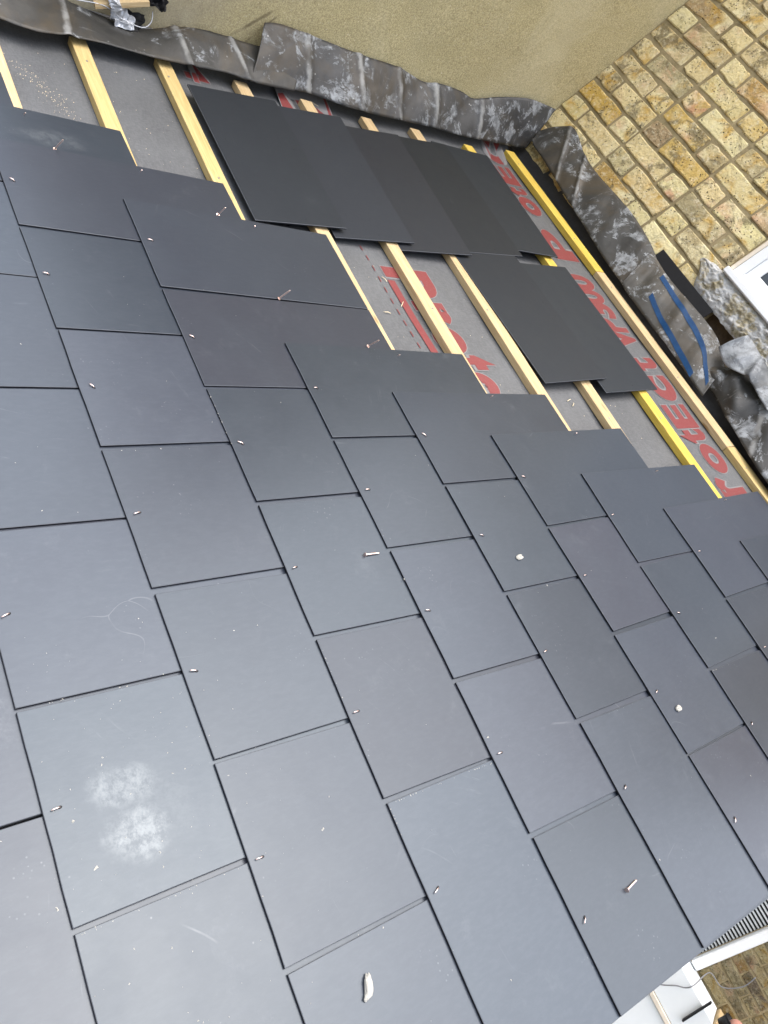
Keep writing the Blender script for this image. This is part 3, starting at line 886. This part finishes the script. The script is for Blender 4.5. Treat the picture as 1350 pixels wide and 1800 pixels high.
BACK1_LOW = [(-0.919, 1.985, 1.127), (-0.887, 1.985, 1.117), (-0.79, 1.985, 1.112), (-0.589, 1.985, 1.093), (-0.405, 1.985, 1.08), (-0.225, 1.985, 1.065), (-0.03, 1.985, 1.06)]
BACK1_UP = [(-0.975, 2.035, 1.168), (-0.948, 2.04, 1.225), (-0.886, 2.04, 1.285), (-0.834, 2.042, 1.288), (-0.729, 2.042, 1.26), (-0.614, 2.042, 1.251), (-0.472, 2.042, 1.256), (-0.331, 2.042, 1.257), (-0.195, 2.042, 1.242), (-0.121, 2.042, 1.224)]
BACK2_LOW = [(-0.087, 1.97, 1.06), (-0.023, 1.97, 1.054), (0.199, 1.97, 1.053), (0.406, 1.97, 1.049), (0.486, 1.97, 1.045)]
BACK2_UP = [(-0.154, 2.03, 1.225), (-0.113, 2.03, 1.222), (-0.021, 2.03, 1.214), (0.098, 2.03, 1.215), (0.217, 2.03, 1.22), (0.32, 2.03, 1.211), (0.416, 2.03, 1.173)]
BACK3_LOW = [(0.40, 2.02, 1.085), (0.467, 2.008, 1.081), (0.488, 2.010, 1.082), (0.603, 1.981, 1.065), (0.688, 1.966, 1.057), (0.781, 1.946, 1.046), (0.864, 1.934, 1.04), (1.10, 1.93, 1.036), (1.75, 1.93, 1.036)]
BACK3_UP = [(0.36, 2.036, 1.16), (0.416, 2.035, 1.173), (0.475, 2.035, 1.208), (0.567, 2.035, 1.245), (0.75, 2.035, 1.255), (1.10, 2.035, 1.255), (1.75, 2.035, 1.255)]
lead_sheet('lead_flashing', SIDE1_LOW, SIDE1_UP, 130, 16, 0.005, 1.0, M_LEAD1, 'brown-stained wavy lead strip along the left of the rendered wall',
           CR1)
lead_sheet('lead_flashing', SIDE2_LOW, SIDE2_UP, 150, 18, 0.006, 2.0, M_LEAD2, 'white-patched creased lead strip on the rendered wall, reaching the brick corner',
           CR2)
lead_sheet('lead_flashing', BACK1_LOW, BACK1_UP, 110, 18, 0.007, 3.0, M_LEAD3, 'dark curled lead strip below the brick wall, starting at the corner',
           CR3)
b2, B2V = lead_sheet('lead_flashing', BACK2_LOW, BACK2_UP, 90, 16, 0.010, 4.0, M_LEAD5, 'lead strip with two blue painted stripes below the window', [(0.5, 0.05, 0.004, 0.1)])
lead_sheet('lead_flashing', BACK3_LOW, BACK3_UP, 110, 20, 0.022, 5.0, M_LEAD3, 'crumpled brown lead sheet at the right, under the bright lead scrap', [(0.12, 0.02, 0.012, 0.1), (0.2, 0.02, -0.01, -0.08)], wr=2.6)
# blue stripes follow the sheet's own surface
def stripe(ctrl, hw):
    C_ = curve_pts([(a, b, 0) for a, b in ctrl], 40)
    ns, nt = 90, 16
    def S(s, t):
        fi = min(max(s, 0), 1) * (ns - 1); fj = min(max(t, 0), 1) * (nt - 1)
        i, j = min(int(fi), ns - 2), min(int(fj), nt - 2)
        a, b = fi - i, fj - j
        p = B2V[i * nt + j].lerp(B2V[(i + 1) * nt + j], a).lerp(B2V[i * nt + j + 1].lerp(B2V[(i + 1) * nt + j + 1], a), b)
        e1 = B2V[(i + 1) * nt + j] - B2V[i * nt + j]; e2 = B2V[i * nt + j + 1] - B2V[i * nt + j]
        return p + e1.cross(e2).normalized() * 0.0026
    V = []
    for p in C_: V += [S(p.x, p.y - hw), S(p.x, p.y + hw)]
    o = mesh_obj('blue_stripe', [v - b2.location for v in V], [(2 * i, 2 * i + 2, 2 * i + 3, 2 * i + 1) for i in range(39)], M_BLUE, b2, True)
stripe([(0.25, 0.37), (0.43, 0.24), (0.60, 0.16), (0.72, 0.11), (0.84, 0.06)], 0.062)
stripe([(0.20, 0.86), (0.36, 0.80), (0.55, 0.72), (0.70, 0.64), (0.82, 0.52), (0.955, 0.28)], 0.066)

# bright folded scrap of lead lying on the crumpled sheet
SC_LOW = [(0.355, 1.985, 1.192), (0.43, 1.985, 1.172), (0.512, 1.972, 1.200), (0.60, 1.968, 1.192), (0.66, 1.968, 1.185)]
SC_UP = [(0.371, 2.015, 1.300), (0.43, 2.018, 1.293), (0.53, 2.018, 1.277), (0.61, 2.018, 1.260), (0.68, 2.018, 1.25)]
sc, _ = lead_sheet('lead_scrap', SC_LOW, SC_UP, 50, 16, 0.014, 9.0, M_LEAD4, None, [(0.45, 0.03, 0.012, 0.2)], wr=1.8)
tag(sc, 'bright whitish folded lead scrap below the window', 'lead scrap')

# black slate offcut wedged behind the striped lead
oc = mesh_obj('slate_offcut', *box_vf(-0.17, 0.17, -0.003, 0.003, -0.07, 0.024, bev=0.0006), M_BLACK)
oc.location = (0.030, 2.048, 1.241); oc.rotation_euler = (math.radians(-2), math.radians(0.2), 0)
tag(oc, 'black offcut strip standing between striped lead and brick wall', 'offcut')

# ------------------------------------------------------------------ loose slates
LV, LF = slate_vf(0.30, 0.60, seed=3)
LV = [(y - 0.30, -x, z) for x, y, z in LV]          # long side along the courses, centred
loose_me = bpy.data.meshes.new('loose_slate'); loose_me.from_pydata(LV, [], LF); loose_me.materials.append(M_LOOSE)
loose_me.materials.append(M_CUT)
for q in range(14, 28): loose_me.polygons[q].material_index = 1
hv = [(0.0019 * math.cos(2 * math.pi * i / 8), 0.0019 * math.sin(2 * math.pi * i / 8), 0.0) for i in range(8)]
nh_me = bpy.data.meshes.new('nail_hole'); nh_me.from_pydata(hv, [], [tuple(range(8))]); nh_me.materials.append(M_HOLE)
LOOSE = [
 ((-0.4716, 0.795, -0.003), (0.070, 0.020, -0.0056), 'loose dark slate lying furthest left in the overlapping upper row'),
 ((-0.4517, 1.0483, 0.003), (0.0641, 0.0442, 0.017), 'loose dark slate lying second from left in the upper row'),
 ((-0.4316, 1.2914, 0.005), (0.0665, 0.0418, 0.0081), 'loose dark slate lying third from left in the upper row'),
 ((-0.4652, 1.5636, 0.0043), (0.0439, 0.0256, 0.031), 'loose dark slate lying fourth from left in the upper row'),
 ((-0.5111, 1.8138, -0.0030), (0.020, 0.004, -0.0346), 'loose dark slate lying furthest right in the upper row, beside the top batten'),
 ((0.1180, 1.5430, -0.0045), (0.0500, -0.008, 0.034), 'loose dark slate in the lower pair, on the left and overlapping its neighbour'),
 ((0.1573, 1.810, -0.0030), (0.0150, 0.006, 0.0419), 'loose dark slate in the lower pair, on the right beside the red lettering'),
]
for loc, rot, lab in LOOSE:
    o = link_mesh('loose_slate', loose_me)
    Rl = Matrix.Rotation(rot[2], 4, 'Z') @ Matrix.Rotation(rot[1], 4, 'Y') @ Matrix.Rotation(rot[0], 4, 'X')
    o.matrix_world = RM @ Matrix.Translation(loc) @ Rl
    tag(o, lab, 'slate', 'loose slates waiting to be laid')
    for (hx, hy) in ((0.277, 0.02), (-0.05, 0.115), (-0.05, -0.115)):
        h = link_mesh('nail_hole', nh_me, o); h.location = (hx, hy, 0.0002)

# ------------------------------------------------------------------ loose copper nails, lumps, crumbs
def on_roof(o, u, v, dz, rz, rx=0.0, ry=0.0):
    o.matrix_world = RM @ Matrix.Translation((u, v, ztop(u, v) + dz)) @ Matrix.Rotation(rz, 4, 'Z') @ Matrix.Rotation(ry, 4, 'Y') @ Matrix.Rotation(rx, 4, 'X')
# disc rivet lying on its side: flat disc head and a thin stem
hv1, hf1 = tube_vf([(0, 0, 0), (0.0010, 0, 0)], 0.0046, 12)
sv1, sf1 = tube_vf([(0.0008, 0, 0), (0.012, 0, 0.0004), (0.037, 0, 0.0006), (0.040, 0, 0.0006)], [0.0021, 0.0020, 0.0020, 0.0009], 8)
nail_me = bpy.data.meshes.new('copper_nail')
nail_me.from_pydata(hv1 + sv1, [], hf1 + [tuple(i + len(hv1) for i in f) for f in sf1]); nail_me.materials.append(M_COPPER)
NAILS = [
 (0.906, 0.452, 0.0044, math.radians(90), -0.09, 'copper nail lying alone in the middle of the slated area'),
 (1.668, 0.660, 0.0044, math.radians(97), -0.09, 'copper nail lying on the slate nearest the bottom right verge'),
 (-0.309, 0.142, 0.0020, math.radians(40), -1.25, 'copper nail on the slate at the top left end of the courses'),
 (-0.154, 0.519, 0.0020, math.radians(10), -1.25, 'copper nail beside the batten left of the loose upper slates'),
 (0.154, 0.572, 0.0020, math.radians(60), -1.25, 'copper nail over the slate joint left of the open battens'),
 (0.308, 0.775, 0.0020, math.radians(30), -1.25, 'copper nail at the stepped slate edge below the red lettering'),
]
for u, v, dz, rz, ry, lab in NAILS:
    o = link_mesh('copper_nail', nail_me)
    on_roof(o, u, v, dz, rz, 0.0, -ry if ry > -0.5 else ry)
    if ry < -0.5:
        on_roof(o, u, v, 0.0015, rz, 0.0, -1.15)
    tag(o, lab, 'nail', 'copper nails lying about')
def lump_mesh(name, lx, ly, lz, seed, groove=0.0, bend=0.0, mat=M_MORTARLUMP):
    bm = bmesh.new()
    bmesh.ops.create_icosphere(bm, subdivisions=3, radius=1.0)
    for v in bm.verts:
        c_ = v.co.copy()
        c_ = Vector((abs(c_.x) ** 0.7 * (1 if c_.x > 0 else -1), abs(c_.y) ** 0.8 * (1 if c_.y > 0 else -1), c_.z))
        k_ = 1 + 0.22 * fbm(c_, 1.6, seed)
        p = Vector((c_.x * lx * k_, c_.y * ly * k_, c_.z * lz * k_))
        if groove and c_.z > 0: p.z -= groove * math.exp(-(c_.y / 0.22) ** 2)
        p.y += bend * max(0, c_.x - 0.2) ** 2
        v.co = p
    me = bpy.data.meshes.new(name); bm.to_mesh(me); bm.free()
    me.materials.append(mat)
    return me
LUMPS = [(0.977, 0.872, 0.0105, 0.0062, 0.004, 2.0, 0.002, 0.0, math.radians(95), 'small grooved mortar lump right of the copper nail'),
         (1.422, 1.090, 0.0105, 0.0065, 0.004, 4.0, 0.002, 0.0, math.radians(95), 'small grooved mortar lump on the right-hand slates'),
         (1.589, 0.103, 0.0175, 0.0060, 0.005, 6.0, 0.0, -0.012, math.radians(-22), 'long bent mortar lump at the bottom middle of the roof')]
for u, v, lx, ly, lz, sd, gv, bd, rz, lab in LUMPS:
    o = link_mesh('mortar_lump', lump_mesh('mortar_lump', lx, ly, lz, sd, gv, bd))
    on_roof(o, u, v, lz * 0.8, rz)
    tag(o, lab, 'mortar lump', 'mortar lumps on the slates')
# scattered crumbs, far too many to count
rc = random.Random(5)
V, F = [], []
def crumb(u, v, r, z=None):
    zz = ztop(u, v) if z is None else z
    b0 = len(V); ang = rc.uniform(0, 6.28)
    st = rc.uniform(1.0, 2.2)
    for (a, b, c_) in ((1, 0, 0), (-0.5, 0.8, 0), (-0.5, -0.8, 0), (0.1, 0.1, 1.0), (0.6, -0.7, 0.35)):
        a *= st
        x = (a * math.cos(ang) - b * math.sin(ang)) * r * rc.uniform(0.7, 1.2); y = (a * math.sin(ang) + b * math.cos(ang)) * r * rc.uniform(0.7, 1.2)
        V.append((u + x, v + y, zz + c_ * r * 0.8 + 0.0001))
    F.extend([tuple(b0 + q for q in f) for f in ((0, 1, 3), (1, 2, 3), (2, 4, 3), (4, 0, 3))])
for i in range(330):
    t = rc.random()
    if t < 0.55: u, v = rc.uniform(0.95, 1.75), rc.gauss(-0.15, 0.18)
    elif t < 0.7: u, v = rc.gauss(1.2, 0.1), rc.gauss(-0.05, 0.09)
    else: u, v = rc.uniform(0.0, 1.78), rc.uniform(-0.4, 1.5)
    if v < -0.7: continue
    try:
        if u < LEFT_SLATE[max(kk for kk, q in COURSE_TAIL.items() if q <= v)].location.x: continue
    except ValueError: continue
    crumb(u, v, rc.choice((0.0004, 0.0005, 0.0006, 0.0008, 0.0012)))
for (u, v) in ((1.234, -0.217), (1.333, -0.262), (0.976, 0.518), (1.329, 0.527), (1.059, 0.911), (1.304, 1.393), (1.367, 0.13), (1.302, -0.204)):
    crumb(u, v, 0.0024)
for (u0, v0, u1, v1, nn_) in ((1.371, 0.262, 1.373, 0.515, 60), (1.372, -0.25, 1.372, -0.01, 55), (1.376, 1.295, 1.378, 1.40, 22), (1.374, 0.782, 1.374, 0.99, 26),
                           (0.47, 0.2625, 0.62, 0.2625, 26), (1.06, 0.263, 1.20, 0.263, 12), (1.37, 0.2605, 1.5, 0.2605, 10), (0.915, 1.03, 1.2, 1.036, 12), (1.06, -0.25, 1.062, -0.05, 10), (0.61, 0.0, 0.612, 0.2, 8)):
    for q in range(nn_ // 2):
        t = rc.random(); cl = rc.choice((0.0006, 0.0008, 0.0011))
        crumb(u0 + (u1 - u0) * t + rc.gauss(0, 0.0006), v0 + (v1 - v0) * t + rc.gauss(0, 0.0006), cl, ztop(u0 + (u1 - u0) * t + 0.002, max(v0, v0 + (v1 - v0) * t) + 0.002) - 0.0002)
cr = mesh_obj('mortar_crumbs', V, F, M_MORTARLUMP)
cr.matrix_world = RM
tag(cr, 'white mortar crumbs and grit scattered over the slates', 'crumbs', kind='stuff')
V, F = [], []
for i in range(330):
    t = rc.random()
    if t < 0.5:
        s = rc.random(); u, v = -0.72 + 0.27 * s + rc.gauss(0, 0.018), 0.15 + 0.13 * s + rc.gauss(0, 0.015)
    elif t < 0.75: u, v = rc.uniform(-0.85, -0.1), rc.uniform(0.12, 0.56)
    else: u, v = rc.uniform(-0.15, 0.7), rc.uniform(0.90, 1.85)
    crumb(u, v, rc.choice((0.0007, 0.001, 0.0013)), zunder(u, v) + 0.0005)
for (u, v, L_, a) in ((-0.02, 1.02, 0.022, 0.4), (0.10, 1.03, 0.028, 2.4), (0.13, 0.95, 0.02, 1.3), (0.47, 1.50, 0.02, 1.9), (0.49, 1.51, 0.018, 2.3), (-0.93, 1.17, 0.03, 1.2), (-0.92, 1.19, 0.025, 1.0)):
    tv, tf = tube_vf([(u, v, zunder(u, v) + 0.003), (u + L_ * 0.5 * math.cos(a), v + L_ * 0.5 * math.sin(a), zunder(u, v) + 0.006), (u + L_ * math.cos(a), v + L_ * math.sin(a), zunder(u, v) + 0.004)], 0.0011, 5)
    b0 = len(V); V += [tuple(q) for q in tv]; F += [tuple(b0 + q for q in f) for f in tf]
sw = mesh_obj('wood_shavings', V, F, M_SHAVING)
sw.matrix_world = RM
tag(sw, 'sawdust and wood shavings strewn on the grey underlay', 'shavings', kind='stuff')

# ------------------------------------------------------------------ rubbish behind the lead, top left
tb = mesh_obj('timber_offcut', *box_vf(-0.075, 0.085, -0.010, 0.010, -0.008, 0.008, bev=0.001), M_WOOD)
tb.location = (-0.985, 0.395, 0.285); tb.rotation_euler = (0, math.radians(0), math.radians(90)); 
tb.rotation_mode = 'XYZ'
dvec = (Vector((-0.985, 0.455, 0.345)) - Vector((-0.985, 0.335, 0.215))).normalized()
tb.rotation_euler = dvec.to_track_quat('X', 'Z').to_euler()
tag(tb, 'short pale timber offcut dropped behind the lead at top left', 'timber')
def crumple(name, loc, sx_, sy_, seed, amp, mat, label, cat, rot):
    nn = 22; V = []
    for j in range(nn + 1):
        for i in range(nn + 1):
            x, y = (i / nn - 0.5) * sx_, (j / nn - 0.5) * sy_
            V.append((x + amp * 0.6 * fbm((x, y, 1), 30, seed), y + amp * 0.6 * fbm((y, x, 2), 30, seed), amp * fbm((x, y, 0), 26, seed) * 2))
    F = [(j * (nn + 1) + i, j * (nn + 1) + i + 1, (j + 1) * (nn + 1) + i + 1, (j + 1) * (nn + 1) + i) for j in range(nn) for i in range(nn)]
    o = mesh_obj(name, V, F, mat); o.location = loc; o.rotation_euler = rot
    m = o.modifiers.new('thickness', 'SOLIDIFY'); m.thickness = 0.0006
    tag(o, label, cat); return o
crumple('foil_scrap', (-0.985, 0.425, 0.262), 0.07, 0.06, 3.0, 0.016, M_FOIL, 'crumpled silver foil scrap under the timber offcut', 'foil', (0.5, 0.5, 0.3))
crumple('foil_scrap', (-0.99, 0.36, 0.300), 0.10, 0.05, 5.0, 0.016, M_FOIL, 'crumpled silver foil scrap above the timber offcut', 'foil', (0.7, 0.6, 1.2))
crumple('black_plastic_scrap', (-0.985, 0.463, 0.278), 0.055, 0.055, 7.0, 0.012, M_BLACK, 'black plastic scrap with pale edge behind the lead', 'plastic scrap', (0.4, 0.8, 0.6))
crumple('black_plastic_scrap', (-1.0, 0.475, 0.372), 0.06, 0.06, 11.0, 0.02, M_BLACK, 'black plastic scrap at the top end of the timber offcut', 'plastic scrap', (0.6, 0.9, 0.2))
wv2, wf2 = tube_vf(curve_pts([(-0.985, 0.30, 0.205), (-0.975, 0.36, 0.25), (-0.975, 0.42, 0.258), (-0.97, 0.48, 0.283), (-0.98, 0.495, 0.312), (-0.995, 0.485, 0.335)], 30), 0.0016, 6)
wr_ = mesh_obj('thin_wire', wv2, wf2, M_FOIL, None, True)
tag(wr_, 'thin pale wire looping round the black plastic scrap', 'wire')

# ------------------------------------------------------------------ neighbouring yard seen past the verge
YF = 5.0
nb = empty('neighbour_wall', (0, YF, 0))
tag(nb, 'shaded brick wall of the neighbouring yard past the bottom right verge', 'wall')
z = -0.815; row = 0
CH2 = 0.0765
S2 = [rough_brick(0.215, CH2 - 0.012, 0.03, s + 31.0, M_BRICKSHADE) for s in range(5)]
H2 = [rough_brick(0.102, CH2 - 0.012, 0.03, s + 41.0, M_BRICKSHADE) for s in range(5)]
while z < 0.6:
    x = 2.735 + (0.0 if row % 2 else -0.0); stretch = row % 2 == 0
    while x < 3.9:
        w = 0.215 if stretch else 0.102
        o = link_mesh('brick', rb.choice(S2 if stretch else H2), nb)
        o.location = (x + w / 2, rb.uniform(-0.003, 0.003), z + CH2 / 2)
        o.rotation_euler = (rb.uniform(-0.01, 0.01), rb.uniform(-0.012, 0.012), 0)
        x += w + 0.012; stretch = not stretch
    z += CH2; row += 1
box('mortar', (2.70, 6.0, 0.007, 0.25, ZG, 0.62), M_MORTAR, nb)
box('coping', (2.70, 6.0, -0.04, 0.29, 0.622, 0.68), M_CEMENT, nb)
# white post and slatted blind
po = empty('window_shutter', (2.66, YF, -0.7))
tag(po, 'grey slatted shutter in a white frame beside the neighbouring brick wall', 'shutter')
box('post', (0.0, 0.062, -0.06, 0.02, -0.11, 1.30), M_UPVC, po, bev=0.006)
box('backing', (-0.60, -0.006, 0.012, 0.03, -0.11, 1.30), M_BLACK, po)
sm_v, sm_f = box_vf(-0.60, -0.010, -0.016, 0.0, -0.0035, 0.0035, bev=0.002)
slat_me = bpy.data.meshes.new('slat'); slat_me.from_pydata(sm_v, [], sm_f); slat_me.materials.append(M_GALV)
for i in range(54):
    s = link_mesh('slat', slat_me, po)
    s.location = (0, 0.008, -0.09 + 0.0245 * i); s.rotation_euler = (math.radians(35), 0, 0)
# white boarded store below, with trim
ws = empty('white_store', (2.6, 4.72, ZG))
tag(ws, 'white boarded store below the neighbouring brick wall', 'store')
box('board', (-1.2, 0.36, 0.0, 0.27, -ZG - 1.055, -ZG - 0.82), M_WHITEWALL, ws, bev=0.003)
box('trim', (-1.2, 0.365, -0.012, 0.26, -ZG - 1.088, -ZG - 1.058), M_CREAM, ws, bev=0.003)
box('board', (-1.2, 0.36, 0.002, 0.27, 0.0, -ZG - 1.091), M_WHITEWALL, ws, bev=0.003)
box('ledge', (0.365, 1.6, 0.02, 0.27, -ZG - 0.88, -ZG - 0.80), M_WOOD, ws, bev=0.003)
# cable
cp_ = curve_pts([(2.60, 4.69, -1.13), (2.64, 4.695, -1.03), (2.672, 4.695, -0.97), (2.70, 4.695, -0.90), (2.73, 4.70, -0.855), (2.735, 4.705, -0.80), (2.76, 4.96, -0.74), (2.86, 4.975, -0.72), (2.90, 4.975, -0.60), (2.88, 4.975, -0.50)], 60)
cv, cf = tube_vf(cp_, 0.004, 6)
co = mesh_obj('loose_cable', cv, cf, M_CABLE, None, True)
tag(co, 'thin grey cable sagging across the white store', 'cable')
sv, sf = box_vf(-0.11, 0.11, -0.006, 0.006, -0.016, 0.016, bev=0.002)
so = mesh_obj('black_strap', sv, sf, M_BLACK)
so.location = (2.865, 4.70, -0.865)
so.rotation_euler = Vector((-0.03, 0, 0.2)).to_track_quat('X', 'Y').to_euler()
tag(so, 'black strap crossing the white store', 'strap')
def lathe(name, prof, mat, parent=None, seg=28):
    V = [(r * math.cos(2 * math.pi * s / seg), r * math.sin(2 * math.pi * s / seg), z_) for r, z_ in prof for s in range(seg)]
    F = [(i * seg + s, i * seg + (s + 1) % seg, (i + 1) * seg + (s + 1) % seg, (i + 1) * seg + s) for i in range(len(prof) - 1) for s in range(seg)]
    return mesh_obj(name, V, F, mat, parent, True)
pt = empty('flower_pot', (3.055, 4.76, -0.715), (math.radians(75), 0, math.radians(25)))
lathe('pot_body', [(0.0, -0.06), (0.042, -0.06), (0.046, -0.055), (0.060, 0.045), (0.054, 0.045), (0.040, -0.048), (0.0, -0.05)], M_TERRA, pt)
lathe('rim', [(0.0605, 0.03), (0.068, 0.03), (0.069, 0.062), (0.056, 0.062), (0.055, 0.046)], M_TERRA, pt)
tag(pt, 'pinkish terracotta pot tipped on its side on the ledge', 'pot')
bn = empty('black_bucket', (3.0, 4.80, -0.80))
bn.scale = (0.7, 0.7, 0.7)
lathe('bucket_body', [(0.0, 0.0), (0.05, 0.0), (0.062, 0.10), (0.058, 0.10), (0.047, 0.006), (0.0, 0.006)], M_BLACK, bn)
lathe('rim', [(0.0615, 0.09), (0.067, 0.092), (0.067, 0.103), (0.0585, 0.103)], M_BLACK, bn)
tag(bn, 'small black bucket on the ledge beside the pot', 'bucket')
